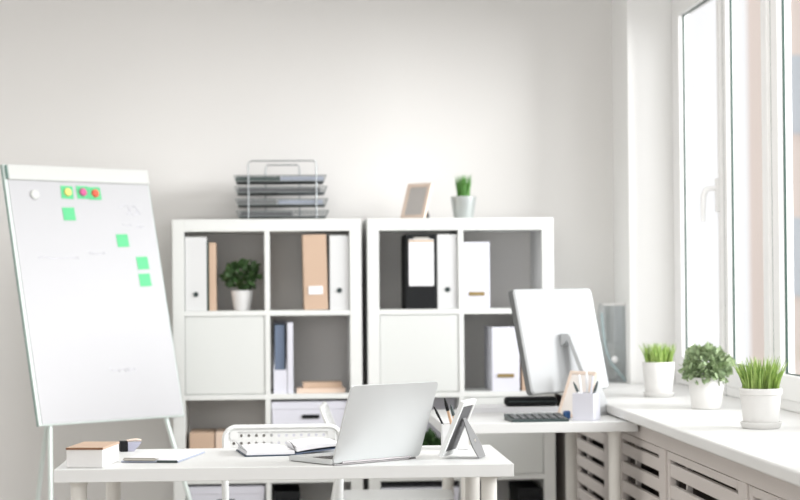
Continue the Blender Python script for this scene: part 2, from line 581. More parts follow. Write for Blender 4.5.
def blades(bm, r_, n, h, spread, wd=0.004, seed=1, z0=0.0):
    rnd = random.Random(seed)
    for i in range(n):
        a = rnd.uniform(0, 2 * PI)
        q = math.sqrt(rnd.random()) * r_
        b = Vector((math.cos(a) * q, math.sin(a) * q, z0))
        L = h * rnd.uniform(0.65, 1.1)
        a2 = a + rnd.uniform(-.6, .6)
        dirn = Vector((math.cos(a2), math.sin(a2), 0)) * spread * (q / r_) * rnd.uniform(0.4, 1.3)
        sa = rnd.uniform(0, PI)
        side = Vector((math.cos(sa), math.sin(sa), 0))
        prev = None
        for k in range(5):
            tt = k / 4
            p = b + Vector((0, 0, L * tt)) + dirn * (tt ** 1.8)
            ww = wd * (1 - tt) ** 0.6 * 0.5 + 0.0003
            cur = (bm.verts.new(p - side * ww), bm.verts.new(p + side * ww))
            if prev:
                bm.faces.new((prev[0], prev[1], cur[1], cur[0]))
            prev = cur
    return bm


def pot_prof(rb, rt, h, rim=0.0, rimh=0.02):
    p = [(rb * .94, 0), (rb, 0.003)]
    if rim:
        p += [(rt - rim, h - rimh), (rt, h - rimh + .002), (rt, h - .002), (rt - .002, h)]
    else:
        p += [(rt, h - .002), (rt - .001, h)]
    p += [(rt - .006, h), (rt - .008, h - .015), (rt - .009, h - .016)]
    return p


def potted(name, label, loc, rb, rt, h, kind, fol, saucer=None, potm='pot', rim=0.0, group=None, seed=1):
    t = thing(name, label, 'potted plant', loc, 0, group)
    b0 = 0
    if saucer:
        bm = NB()
        lathe(bm, [(saucer * .86, 0), (saucer * .9, .002), (saucer, .018), (saucer - .004, .019), (saucer * .84, .005)], 48)
        obj('saucer', bm, potm, t, smooth=True)
        b0 = 0.0065
    bm = NB(); lathe(bm, pot_prof(rb, rt, h, rim), 48, Matrix.Translation((0, 0, b0)))
    obj('pot', bm, potm, t, smooth=True)
    bm = NB(); lathe(bm, [(rt - .012, b0 + h - .022), (rt - .0085, b0 + h - .012), (rt * .5, b0 + h - .008)], 32)
    obj('soil', bm, 'soil', t)
    bm = NB()
    if kind == 'grass':
        blades(bm, rt * fol.get('br', 0.82), fol['n'], fol['h'], fol['spread'], fol.get('w', .005), seed, b0 + h - .012)
        obj('grass_blades', bm, fol.get('m', 'grass'), t)
    else:
        leaves(bm, (fol.get('dx', 0), 0, b0 + h + fol['up']), fol['r'], fol['n'], fol['size'], fol.get('sq', .85), seed)
        obj('foliage', bm, fol.get('m', 'leaf'), t)
        bm = NB()
        rnd = random.Random(seed)
        for k in range(9):
            a = 2 * PI * k / 9
            e = fol['r'] * 0.6
            tube(bm, [(0.01 * math.cos(a), 0.01 * math.sin(a), b0 + h - .012), (e * .5 * math.cos(a), e * .5 * math.sin(a), b0 + h + fol['up'] * .5), (e * math.cos(a), e * math.sin(a), b0 + h + fol['up'])], .0015, 5)
        obj('stems', bm, 'stem', t)
    return t


potted('potted_plant', 'dark leafy plant in a small white pot inside the top shelf cell', (-0.120, SY + 0.09, ROW[0][0] + .0005), 0.034, 0.047, 0.085, 'leaf',
       dict(up=.062, r=.082, n=170, size=.034, m='leafd', sq=.80), potm='potc', seed=4)

# first unit, second row right: magazine file, folders, two flat books
zr = ROW[1][0] + .0005
t = thing('magazine_file', 'lavender white magazine file with cut away side, left in the middle cell', 'magazine file', (0.012, SY + 0.02, zr))
bm = NB()
prism(bm, [(0.0, 0), (0.0, 0.10), (0.20, 0.305), (0.25, 0.305), (0.25, 0)], 0.0, 0.004, axis='x')
prism(bm, [(0.0, 0), (0.0, 0.10), (0.20, 0.305), (0.25, 0.305), (0.25, 0)], 0.052, 0.056, axis='x')
bx(bm, 0.004, 0.052, 0, 0.25, 0, 0.004)
bx(bm, 0.004, 0.052, 0, 0.004, 0.004, 0.10)
bx(bm, 0.004, 0.052, 0.246, 0.25, 0.004, 0.305)
obj('body', bm, 'binderl', t)
bm = NB(); bx(bm, 0, 0.042, 0, 0.22, 0, 0.285, 0.002)
single('folder', bm, 'slate', 'slate blue folder standing inside the magazine file', 'folder', (0.0175, SY + 0.035, zr + .005))
bm = NB(); bx(bm, 0, 0.024, 0, 0.24, 0, 0.30, 0.002)
single('file_case', bm, 'binderl', 'slim pale lavender file case right of the magazine file', 'file case', (0.070, SY + 0.02, zr))


def flatbook(name, label, x, y, z, wd, dp, h, rz, mcov, mpage='pages', cat='book'):
    t = thing(name, label, cat, (x, y, z), rz)
    bm = NB()
    bx(bm, -wd / 2, wd / 2, 0, dp, 0, 0.003, .001)
    bx(bm, -wd / 2, wd / 2, 0, dp, h - .003, h, .001)
    bx(bm, -wd / 2, wd / 2, 0, 0.003, 0.002, h - .002, .0005)
    obj('cover', bm, mcov, t)
    bm = NB(); bx(bm, -wd / 2 + .003, wd / 2 - .003, 0.003, dp - .003, 0.003, h - .003)
    obj('pages', bm, mpage, t)
    return t


flatbook('book', 'wider pale tan book lying flat at the bottom of the middle cell', 0.212, SY + 0.03, zr, 0.205, 0.15, 0.020, 0, 'kraft2')
flatbook('book', 'smaller brown book lying on the pale tan one', 0.218, SY + 0.04, zr + 0.0205, 0.165, 0.13, 0.024, 0.03, 'kraft')


def lidbox(name, label, x0, x1, row, h, handle=True, y=None, m='binderl', dp=0.32, group=None):
    y = SY + 0.012 if y is None else y
    wd = x1 - x0
    t = thing(name, label, 'storage box', ((x0 + x1) / 2, y, ROW[row][0] + .0005), 0, group)
    bm = NB(); bx(bm, -wd / 2 + .002, wd / 2 - .002, 0.002, dp, 0, h - .03, .002)
    b = obj('body', bm, m, t)
    bm = NB(); bx(bm, -wd / 2, wd / 2, 0, dp + .002, h - .034, h, .003)
    obj('lid', bm, m, t)
    if handle:
        bm = NB(); prism(bm, rrect(-0.038, 0.038, h - .072, h - .058 + .003, .006), -0.002, 0.004)
        obj('handle_slot', bm, 'black', t)
    return t


bm = NB(); bx(bm, -0.052, 0.052, 0, 0.24, 0, 0.19, 0.003)
single('cardboard_box', bm, 'kraft', 'brown cardboard box in the shelf cell left of the perforated chair', 'box', (-0.292, SY + 0.03, ROW[2][0] + .0005))
bm = NB(); bx(bm, -0.02, 0.02, 0, 0.24, 0, 0.192, 0.003)
single('cardboard_file', bm, 'kraft2', 'slim paler cardboard file right beside the brown cardboard box', 'file', (-0.215, SY + 0.03, ROW[2][0] + .0005))
lidbox('storage_box', 'lavender white lidded box with black slot, above the back of the white chair', 0.002, 0.3315, 2, 0.318)
lidbox('storage_box', 'lavender white lidded box in the bottom left cell, under the desk line', -0.356, -0.028, 3, 0.318)
lidbox('storage_box', 'low black box in the dark bottom cell of the letter tray shelf', 0.01, 0.12, 3, 0.29, False, m='black')

# second unit
tb2 = binder(0.574, 0.704, 0, 0.318, 'black', 'wide black ring binder with a tall white spine label')
for a, b, c, d, m in ((-0.052, 0.054, 0.098, 0.296, 'paper'), (-0.052, 0.054, 0.285, 0.292, 'brownink'), (-0.03, 0.035, 0.2965, 0.305, 'chrome')):
    bm = NB(); bx(bm, a, b, -0.003 if m != 'brownink' else -0.0045, 0.001, c, d, .001)
    obj('spine_label' if m == 'paper' else ('label_band' if m == 'brownink' else 'label_clip'), bm, m, tb2)
binder(0.708, 0.795, 0, 0.316, 'binderw', 'white ring binder right of the black binder', hole=0.082)
binder(0.8205, 0.932, 0, 0.283, 'binderl', 'white ring binder alone in the top cell nearest the window, brass label holder', tagbox=(0.055, 0.071))
binder(0.938, 1.056, 1, 0.273, 'binderl', 'white ring binder beside the monitor, brass label holder', tagbox=(0.058, 0.074))
bm = NB(); bx(bm, -0.016, 0.016, 0, 0.2, 0, 0.25, 0.003)
single('book', bm, 'kraft', 'tan book standing between white binder and the monitor', 'book', (1.083, SY + 0.02, ROW[1][0] + .0005))
lidbox('storage_box', 'white box at the back of the cell behind the dark green plant', 0.462, 0.7945, 2, 0.318, False, y=SY + 0.17, dp=0.18)
potted('potted_plant', 'small dark green plant seen between laptop lid and pen cup', (0.665, SY + 0.08, ROW[2][0] + .0005), 0.035, 0.045, 0.04, 'leaf',
       dict(up=.07, r=.07, n=200, size=.04, m='leafd', sq=1.0), potm='calc', seed=9)
lidbox('storage_box', 'lavender white lidded box low behind the middle of the front desk', 0.463, 0.794, 3, 0.300, False)
lidbox('storage_box', 'black box in the dark bottom cell nearest the window', 1.045, 1.150, 3, 0.29, False, m='black')

# ------------------------------------------------------------------ things on top of the shelves
TOP = 1.4925
lt = thing('letter_tray_rack', 'grey wire rack of four stacked letter trays on the left shelf', 'letter tray', (0.045, 8.15, TOP))
tray_z = [0.012, 0.062, 0.114, 0.162]
for k, z in enumerate(tray_z):
    bm = NB()
    x0, x1 = -0.196 + (3 - k) * .003, 0.196 + (3 - k) * .003
    for zz, e in ((z, -.01), (z + .024, 0)):
        tube(bm, [(x0 - e, 0, zz), (x1 + e, 0, zz), (x1 + e, .25, zz), (x0 - e, .25, zz)], 0.0022, 6, closed=True)
    for j in range(33):
        xx = x0 + .01 + (x1 - x0 - .02) * j / 32
        tube(bm, [(xx, 0, z + .024), (xx, 0, z), (xx, .25, z), (xx, .25, z + .024)], 0.0012, 4)
    for j in range(14):
        yy = .01 + .23 * j / 13
        tube(bm, [(x0, yy, z + .024), (x0 + .01, yy, z), (x1 - .01, yy, z), (x1, yy, z + .024)], 0.0012, 4)
    obj('tray', bm, 'wire', lt)
bm = NB()
tube(bm, [(-0.135, -.003, .0035), (-0.135, -.003, .232), (-0.13, -.003, .243), (-.12, -.003, .248), (.14, -.003, .248), (.15, -.003, .243), (.153, -.003, .232), (.153, -.003, .0035)], .003, 8)
obj('rack_frame', bm, 'wirel', lt)
bm = NB()
tube(bm, [(-0.062, .253, .0035), (-0.062, .253, .230), (-0.055, .253, .246), (.08, .253, .246), (.086, .253, .230), (.086, .253, .0035)], .003, 8)
obj('rack_frame', bm, 'wirel', lt)
pst = [('darkgreen', -0.19, 0.0, 3, 'dark green folder in the top letter tray, left half'),
       ('paperb', 0.0, 0.185, 3, 'bluish paper pile in the top letter tray, right half'),
       ('greyback2', -0.18, 0.17, 2, 'dark grey papers in the second letter tray'),
       ('paperb', -0.01, 0.18, 1, 'pale bluish papers in the third letter tray, right half'),
       ('greyback', -0.18, -0.02, 1, 'grey papers in the third letter tray, left half'),
       ('greyback2', -0.17, 0.05, 0, 'dark papers in the lowest letter tray')]
for m, a, b, k, lb in pst:
    bm = NB()
    for q in range(4):
        bx(bm, a + .002 * (q % 2), b - .002 * (q % 2), .012, .235, q * .0045, q * .0045 + .0044)
    single('paper_stack', bm, m, lb, 'papers', (0.045, 8.15, TOP + tray_z[k] + .0025))


def photo_frame(name, label, loc, a, t, W, H, mframe, mface, mback, border=.016, thick=.014, strut=0.6, face_front=True, strut_m=None, dist=None, sw=1.0):
    """frame standing on a surface; the seen face looks along (sin a, -cos a); tilt t leans the top away from it"""
    th = thing(name, label, 'photo frame', loc)
    m = panel_mtx(0, 0, 0, a, t)
    m = m @ Matrix.Translation((-W / 2, 0, 0))
    lift = thick * abs(math.sin(t)) if t < 0 else 0
    m = Matrix.Translation((0, 0, lift + .0003)) @ m
    bm = NB()
    bx(bm, 0, border, 0, thick, 0, H, .001, m)
    bx(bm, W - border, W, 0, thick, 0, H, .001, m)
    bx(bm, border, W - border, 0, thick, 0, border, .001, m)
    bx(bm, border, W - border, 0, thick, H - border, H, .001, m)
    obj('frame', bm, mframe, th)
    bm = NB(); bx(bm, border - .001, W - border + .001, .003, thick - .004, border - .001, H - border + .001, 0, m)
    obj('picture' if face_front else 'backing_board', bm, mface, th)
    # strut on the side it leans towards
    sgn = 1 if t > 0 else -1
    ys = thick if t > 0 else 0.0
    hz = H * strut
    hinge = m @ Vector((W / 2, ys + (.001 if t > 0 else -.001), hz))
    n2 = Vector((math.sin(a), -math.cos(a), 0)) * (-1 if t > 0 else 1)
    wv = Vector((math.cos(a), math.sin(a), 0))
    d = dist or hinge.z * 0.55
    foot = Vector((hinge.x, hinge.y, 0)) + n2 * d
    bm = NB()
    tb_ = bmesh.new()
    ax = (hinge - foot)
    nn = wv.cross(ax).normalized() * .0015
    prof = [(0.0, .022 * sw), (.30, .029 * sw), (.40, .027 * sw), (1.0, .009 * sw)]
    L = []
    for q, hw in prof:
        c = foot + ax * q + Vector((0, 0, .0015))
        L.append([tb_.verts.new(c + wv * hw + nn), tb_.verts.new(c - wv * hw + nn), tb_.verts.new(c - wv * hw - nn), tb_.verts.new(c + wv * hw - nn)])
    for A, B in zip(L, L[1:]):
        for k in range(4):
            tb_.faces.new((A[k], A[(k + 1) % 4], B[(k + 1) % 4], B[k]))
    tb_.faces.new(L[0]); tb_.faces.new(list(reversed(L[-1])))
    merge(bm, tb_)
    s = obj('strut', bm, strut_m or mback, th)
    if strut_m:
        bm = NB()
        c = foot + ax * .42 - nn * 1.0
        if nn.dot(n2) > 0:
            c = foot + ax * .42 + nn * 1.0
        mm = Matrix.Translation(c + Vector((0, 0, .0015))) @ n2.to_track_quat('Z', 'Y').to_matrix().to_4x4()
        lathe(bm, [(.0055, -.001), (.0055, .001), (.003, .0025)], 14, mm)
        obj('rivet', bm, 'chrome', s, smooth=True)
    return th


photo_frame('photo_frame', 'pale wooden photo frame leaning on top of the shelf beside the grass pot', (0.605, 8.17, TOP), R(-43), R(20), 0.13, 0.163, 'woodl', 'photo', 'greyback', border=.018)
potted('potted_grass', 'small grass in a galvanised pot on top of the shelf', (0.832, 8.21, TOP), 0.042, 0.056, 0.095, 'grass',
       dict(n=170, h=.10, spread=.016, br=.48, w=.005, m='grassd'), potm='zinc', seed=3)

# ------------------------------------------------------------------ flip chart
A0, T0 = R(41.1), R(13.5)
BW, BH = 0.70, 1.037
fc_loc = Vector((-0.61, 7.60, 0))
fc = thing('flip_chart', 'white flip chart easel leaning back at the left with green notes on it', 'flip chart', fc_loc)
FM = Matrix.Translation(-fc_loc) @ panel_mtx(-0.876, 7.363, 0.686, A0, T0)
FW = panel_mtx(-0.876, 7.363, 0.686, A0, T0)
bm = NB(); bx(bm, 0, BW, 0.004, 0.018, 0, BH, .003, FM)
obj('board', bm, 'boardedge', fc)
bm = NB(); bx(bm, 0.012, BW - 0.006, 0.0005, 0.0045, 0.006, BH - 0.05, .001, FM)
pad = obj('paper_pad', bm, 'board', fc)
bm = NB(); bx(bm, 0.012, BW - 0.004, -0.010, 0.006, BH - 0.064, BH - 0.002, .004, FM)
obj('clamp_bar', bm, 'boardbar', fc)
bm = NB(); bx(bm, 0.006, 0.013, -0.008, 0.004, BH - 0.060, BH - 0.006, .002, FM)
obj('clamp_end', bm, 'teal', fc)
bm = NB()
bx(bm, -0.002, 0.0, 0.010, 0.018, 0, BH, .0008, FM)
bx(bm, BW, BW + .002, 0.006, 0.018, 0, BH, .0008, FM)
obj('edge_strip', bm, 'teal', fc)
rnd = random.Random(5)


def scribble(x, z, wd, rows, amp=.006):
    for q in range(rows):
        pts = []
        n = int(wd / .008)
        for k in range(n):
            pts.append((x + k * .008, -0.0003, z - q * .02 + rnd.uniform(-amp, amp)))
        bm = NB(); tube(bm, pts, 0.0012, 4, mtx=FM)
        obj('faint_writing', bm, 'ink', pad)


scribble(.53, .87, .10, 1, .014); scribble(.56, .85, .08, 1, .012); scribble(.53, .80, .06, 1); scribble(.60, .79, .05, 1)
scribble(.10, .66, .20, 1); scribble(.34, .68, .10, 1); scribble(.36, .20, .14, 1, .009)
for k, (P, dv) in enumerate([((0.070, 0.03), (-0.815, 7.185)), ((0.62, 0.03), (-0.226, 7.71))]):
    top = FW @ Vector((P[0] + .0, .029, BH * .55))
    mid = FW @ Vector((P[0], .029, P[1]))
    bm = NB(); tube(bm, [top - fc_loc, mid - fc_loc, Vector((dv[0], dv[1], 0.004)) - fc_loc], .0095, 12)
    obj('leg', bm, 'legmetal', fc, smooth=True)
bm = NB(); tube(bm, [FW @ Vector((.35, .029, BH * .93)) - fc_loc, Vector((-1.01, 8.05, 0.004)) - fc_loc], .0095, 12)
obj('leg', bm, 'legmetal', fc, smooth=True)
notes = [(.282, .929, 'yellow', 'green sticky note under the yellow round magnet'), (.357, .931, 'pink', 'green sticky note under the pink round magnet'),
         (.416, .928, 'red', 'green sticky note under the red round magnet'), (.276, .840, None, 'plain green sticky note below the yellow magnet'),
         (.520, .733, None, 'plain green sticky note right of centre on the flip chart'), (.604, .639, None, 'upper plain green sticky note near the right edge of the flip chart'),
         (.603, .568, None, 'lowest green sticky note near the right edge of the flip chart')]
for k, (x, z, mg, lb) in enumerate(notes):
    bm = NB(); s = .029
    mm = FW @ Matrix.Translation((x, -0.0006 - (.0012 if k == 2 else 0), z)) @ Matrix.Rotation(rnd.uniform(-.05, .05), 4, 'Y')
    bx(bm, -s, s, -.0006, .0002, -s * .92, s * .92, 0, mm)
    o = single('sticky_note', bm, 'note', lb, 'sticky note', group='green sticky notes on the flip chart')
    if mg:
        bm = NB(); lathe(bm, [(.016, 0), (.016, .006), (.012, .009)], 24, FW @ Matrix.Translation((x, -.0025, z)) @ Matrix.Rotation(PI / 2, 4, 'X'))
        single('magnet', bm, mg, '%s round magnet holding a green note' % mg, 'magnet', group='round magnets on the flip chart', smooth=True)
bm = NB(); lathe(bm, [(.02, 0), (.02, .006), (.016, .009)], 24, FW @ Matrix.Translation((.125, -.0003, .915)) @ Matrix.Rotation(PI / 2, 4, 'X'))
single('magnet', bm, 'boardbar', 'white round magnet near the top left of the flip chart', 'magnet', group='round magnets on the flip chart', smooth=True)


# ------------------------------------------------------------------ desks
def desk(name, label, loc, rz, W, D, legs, topz=0.74, legm=('desklegs',) * 4):
    t = thing(name, label, 'desk', loc, rz)
    bm = NB(); bx(bm, 0, W, 0, D, topz - .034, topz, .0015)
    obj('tabletop', bm, 'desk', t)
    for (x, y), m in zip(legs, legm):
        bm = NB()
        lathe(bm, [(.018, 0), (.020, .002), (.020, .03), (.0215, .032), (.0215, topz - .06), (.0215, topz - .05), (.026, topz - .042), (.026, topz - .0345)], 28, Matrix.Translation((x, y, 0)))
        obj('leg', bm, m, t, smooth=True)
    return t


desk('desk', 'white rectangular desk in front with laptop and open notebook on it', (-0.565, 5.040, 0), R(-0.6), 1.202, 0.60,
     [(.055, .09), (1.145, .09), (1.140, .51), (.105, .53)])
desk('desk', 'white desk against the sill carrying the monitor', (0.577, 6.465, 0), 0, 0.668, 0.74,
     [(.09, .06), (.598, .06), (.545, .68), (.08, .68)])

DZ = 0.7405
# tan-topped block
t = thing('book', 'thick book with tan cover on the left end of the front desk', 'book', (-0.537, 5.089, DZ), R(-8.4))
bm = NB(); bx(bm, 0.0, .096, 0.0, .190, 0.0, .047, .001); obj('pages', bm, 'pages', t)
bm = NB(); bx(bm, -.001, .098, -.002, .192, .047, .053, .001); obj('cover', bm, 'kraft', t)
bm = NB(); bx(bm, -.001, .098, -.0032, -.002, .0475, .0528); obj('cover_edge', bm, 'kraftd', t, label='dark brown front edge of the cover')
# clipboard
t = thing('clipboard', 'clipboard with white paper and chrome clip on the front desk', 'clipboard', (-0.405, 5.218, DZ), R(-12))
bm = NB(); bx(bm, 0, .158, 0, .30, 0, .004, .001); obj('board', bm, 'paperb', t)
bm = NB(); bx(bm, .004, .154, .006, .29, .0042, .0075); obj('paper', bm, 'paper', t)
bm = NB(); bx(bm, .006, .10, -.004, .02, .0076, .010, .001); tube(bm, [(.01, -.004, .009), (.096, -.004, .009)], .0045, 10); obj('clip', bm, 'chrome', t)
bm = NB(); bx(bm, .10, .157, -.003, .002, .0005, .006, .001); obj('clip_bar', bm, 'calc', t)
# stapler
t = thing('stapler', 'small black and lavender stapler behind the book on the front desk', 'stapler', (-0.432, 5.55, DZ), R(12))
bm = NB(); bx(bm, 0, .022, 0, .03, 0, .030, .002); obj('head', bm, 'black', t)
bm = NB(); prism(bm, [(.022, 0), (.022, .026), (.062, .026), (.040, 0)], .004, .026); obj('body', bm, 'lavender', t)
bm = NB(); tube(bm, [(.02, .015, .030), (.045, .015, .033), (.062, .015, .030)], .0035, 8); obj('arm', bm, 'woodl', t)

# open notebook
t = thing('open_notebook', 'open notebook with curved white pages left of the laptop', 'notebook', (0.068, 5.36, DZ), R(8))


def curved(bm, x0, x1, dp, zf, thick, mtx=None, n=14):
    tt = bmesh.new()
    rows = []
    for i in range(n + 1):
        x = x0 + (x1 - x0) * i / n
        z1 = zf(i / n)
        rows.append([tt.verts.new((x, 0, z1)), tt.verts.new((x, dp, z1)), tt.verts.new((x, dp, z1 - thick(i / n))), tt.verts.new((x, 0, z1 - thick(i / n)))])
    for a, b in zip(rows, rows[1:]):
        for k in range(4):
            tt.faces.new((a[k], a[(k + 1) % 4], b[(k + 1) % 4], b[k]))
    tt.faces.new(rows[0]); tt.faces.new(list(reversed(rows[-1])))
    merge(bm, tt, mtx)


bm = NB(); bx(bm, -.143, -.001, -.004, .205, 0, .003, .001); obj('left_cover', bm, 'navy', t)
bm = NB(); curved(bm, -.138, -.003, .20, lambda q: .012 + .007 * math.sin(PI * min(1, q * 1.05)) ** .7, lambda q: .0085 + .007 * math.sin(PI * min(1, q * 1.05)) ** .7); obj('left_pages', bm, 'paper', t)
bm = NB(); curved(bm, .002, .135, .20, lambda q: .006 + .014 * q, lambda q: .003); bx(bm, .001, .02, -.003, .205, 0, .004); obj('right_cover', bm, 'slate', t)
bm = NB(); curved(bm, .003, .132, .198, lambda q: .014 + .018 * math.sin(PI * (.15 + .6 * q)) ** .8, lambda q: .0075 + .012 * math.sin(PI * (.15 + .6 * q)) ** .8 - .013 * q); obj('right_pages', bm, 'paper', t)
bm = NB(); curved(bm, -.012, .004, .03, lambda q: .036 - .022 * q ** 1.6, lambda q: .001, Matrix.Translation((0, .03, 0))); obj('bookmark', bm, 'greyback', t)
for q in (.0, 1.0):
    bm = NB(); curved(bm, -.1415, -.128, .19, lambda s, q=q: .024 + q * .005 - .014 * s, lambda s: .0006, Matrix.Translation((-.003 - q * .004, .004, 0))); obj('curled_page', bm, 'paper', t)

# laptop
a, tl = R(35.9), R(-22.0)
t = thing('laptop', 'silver laptop seen from behind its open lid on the front desk', 'laptop', (0.163, 5.038, DZ), a)
LW, LD, LH = .298, .205, .222
bm = NB(); prism(bm, rrect(0, LW, 0.012, LD, .012), .002, .0135, axis='z'); obj('base', bm, 'alu', t)
bm = NB(); prism(bm, rrect(.004, LW - .004, .006, LD - .004, .012), 0, .0025, axis='z'); obj('underside', bm, 'alud', t)
kb = NB()
for r_ in range(5):
    for c in range(13):
        bx(kb, .02 + c * .0196, .036 + c * .0196, .03 + r_ * .018, .045 + r_ * .018, .0133, .0145)
obj('keyboard', kb, 'screen', t)
bm = NB(); prism(bm, rrect(LW / 2 - .045, LW / 2 + .045, .13, .19, .004), .0133, .0139, axis='z'); obj('trackpad', bm, 'monback', t)
lm = Matrix.Translation((0, .004, .0055)) @ Matrix.Rotation(-tl, 4, 'X')
bm = NB(); prism(bm, rrect(0, LW, 0, LH, .011), 0, .0055, lm); lid = obj('lid', bm, 'alu', t)
bm = NB(); prism(bm, rrect(.006, LW - .006, .012, LH - .006, .006), .0056, .0066, lm); obj('screen', bm, 'screen', lid)
bm = NB(); tube(bm, [(.03, .006, .0055), (LW - .03, .006, .0055)], .0052, 12); obj('hinge', bm, 'alud', t, smooth=True)
bm = NB(); bx(bm, .0, LW * .86, -.0015, .006, .0002, .0032, .001); obj('rear_foot_strip', bm, 'alud', t)

# pen cup with pens
t = thing('pen_cup', 'square white pen cup behind the white photo frame', 'pen cup', (0.488, 5.468, DZ), R(-2))
bm = NB()
for q in ((0, .075, 0, .004), (0, .075, .071, .075), (0, .004, .004, .071), (.071, .075, .004, .071)):
    bx(bm, q[0], q[1], q[2], q[3], 0, .072, .0008)
bx(bm, .003, .072, .003, .072, 0, .004)
obj('cup', bm, 'potc', t)


def pen(label, p0, p1, rad, m, tip=None, cat='pen', name='pen', capm=None):
    t = thing(name, label, cat, p0)
    d = Vector(p1) - Vector(p0)
    bm = NB(); tube(bm, [(0, 0, 0), d * .78, d * (.9 if tip else 1)], rad, 8); obj('barrel', bm, m, t, smooth=True)
    if tip:
        bm = NB(); tube(bm, [d * .76, d * .90, d * 1.04], [rad * 1.25, rad * 1.2, rad * .4], 8); obj('cap', bm, tip, t, smooth=True)
    return t


pen('black pen leaning left out of the white pen cup', (.524, 5.51, .748), (.469, 5.50, .858), .0030, 'black', 'black')
pen('slim brush with a dark tip, tallest in the white pen cup', (.535, 5.52, .748), (.501, 5.52, .880), .0040, 'pencil', 'black', 'brush', 'brush')
pen('pale pencil with a dark end right of the brush', (.545, 5.505, .748), (.518, 5.51, .862), .0040, 'pencil', 'calc', 'pencil', 'pencil')
# white photo frame seen from behind
photo_frame('photo_frame', 'white photo frame seen from behind with grey strut on the front desk', (0.485, 5.236, DZ), R(68), R(-23), 0.130, 0.162, 'whitemetal', 'greyback2', 'greyback', border=.014, thick=.012, strut=.68, face_front=False, strut_m='greyback', dist=.050, sw=1.45)


# ------------------------------------------------------------------ white chairs
def chair(label, loc, rz):
    t = thing('metal_chair', label, 'chair', loc, rz)
    # local: back of chair at y=0, seat towards -y
    w2 = .180
    for s in (-1, 1):
        bm = NB(); tube(bm, [(s * w2 * 1.0, .06, .004), (s * (w2 - .006), .03, .42), (s * (w2 - .004), .0, .60), (s * (w2 - .0), .030, .68)], .011, 12)
        obj('leg', bm, 'whitemetal', t, smooth=True)
        bm = NB(); tube(bm, [(s * w2, -.42, .004), (s * (w2 - .01), -.39, .44)], .011, 12)
        obj('leg', bm, 'whitemetal', t, smooth=True)
    bm = NB(); prism(bm, rrect(-.18, .18, -.40, .02, .05), .44, .452, axis='z')
    tube(bm, [(-.17, -.385, .44), (.17, -.385, .44)], .009, 8); tube(bm, [(-.17, .03, .437), (.17, .03, .437)], .009, 8)
    obj('seat', bm, 'whitemetal', t)
    # perforated backrest: grid plate with real holes
    bm = NB()
    x0, x1, z0, z1, rc_ = -.180, .180, .635, .775, .035
    tt = bmesh.new()
    p = .0232
    nx, nz = 14, 4
    hx0 = -(nx - 1) / 2 * p
    zt = z1 - .026
    y = 0
    n = 8
    for ix in range(nx):
        for iz in range(nz):
            cx, cz = hx0 + ix * p, zt - iz * p
            if iz == 0 and (ix == 0 or ix == nx - 1):
                vs = [tt.verts.new((cx + sx * p / 2, y, cz + sz * p / 2)) for sx, sz in ((-1, -1), (1, -1), (1, 1), (-1, 1))]
                tt.faces.new(vs); continue
            outer, inner = [], []
            for k in range(n):
                an = 2 * PI * (k + .5) / n
                c, s_ = math.cos(an), math.sin(an)
                q = (p / 2) / max(abs(c), abs(s_))
                outer.append(tt.verts.new((cx + c * q, y, cz + s_ * q)))
                inner.append(tt.verts.new((cx + c * .0050, y, cz + s_ * .0050)))
            for k in range(n):
                tt.faces.new((outer[k], outer[(k + 1) % n], inner[(k + 1) % n], inner[k]))
            for cx2, cz2, k in ((1, 1, 0), (-1, 1, 2), (-1, -1, 4), (1, -1, 6)):
                cv = tt.verts.new((cx + cx2 * p / 2, y, cz + cz2 * p / 2))
                tt.faces.new((outer[k], cv, outer[(k + 1) % n]))
    gx, gz0, gz1 = nx * p / 2, zt - (nz - .5) * p, zt + p / 2
    # surround
    for q in ((-gx, gx, gz1, z1), (-gx, gx, z0, gz0)):
        tt.faces.new([tt.verts.new((a, y, b)) for a, b in ((q[0], q[2]), (q[1], q[2]), (q[1], q[3]), (q[0], q[3]))])
    for s in (-1, 1):
        out = [(s * gx, z0), (s * (x1), z0), (s * x1, z1 - rc_)]
        for k in range(1, 7):
            an = R(90 * k / 6)
            out.append((s * (x1 - rc_ + rc_ * math.cos(an)), z1 - rc_ + rc_ * math.sin(an)))
        out.append((s * gx, z1))
        tt.faces.new([tt.verts.new((a, y, b)) for a, b in out])
    bmesh.ops.remove_doubles(tt, verts=tt.verts[:], dist=.0002)
    bmesh.ops.recalc_face_normals(tt, faces=tt.faces[:])
    ex = bmesh.ops.solidify(tt, geom=tt.faces[:], thickness=.003)
    merge(bm, tt)
    rim = [(x0, 0, z0)] + [(x0, 0, z1 - rc_)]
    for k in range(1, 7):
        an = R(180 - 90 * k / 6)
        rim.append((x0 + rc_ + rc_ * math.cos(an), 0, z1 - rc_ + rc_ * math.sin(an)))
    for k in range(0, 7):
        an = R(90 - 90 * k / 6)
        rim.append((x1 - rc_ + rc_ * math.cos(an), 0, z1 - rc_ + rc_ * math.sin(an)))
    rim.append((x1, 0, z0))
    tube(bm, rim, .0075, 10, closed=True)
    for v in bm.verts:
        v.co.y += (v.co.z - .60) * .38
    obj('backrest', bm, 'whitemetal', t, smooth=True)
    return t


chair('white metal chair with perforated back behind the front desk', (0.034, 5.91, 0), R(-1))
chair('white metal chair turned sideways behind the laptop, mostly hidden', (0.255, 6.95, 0), R(86))

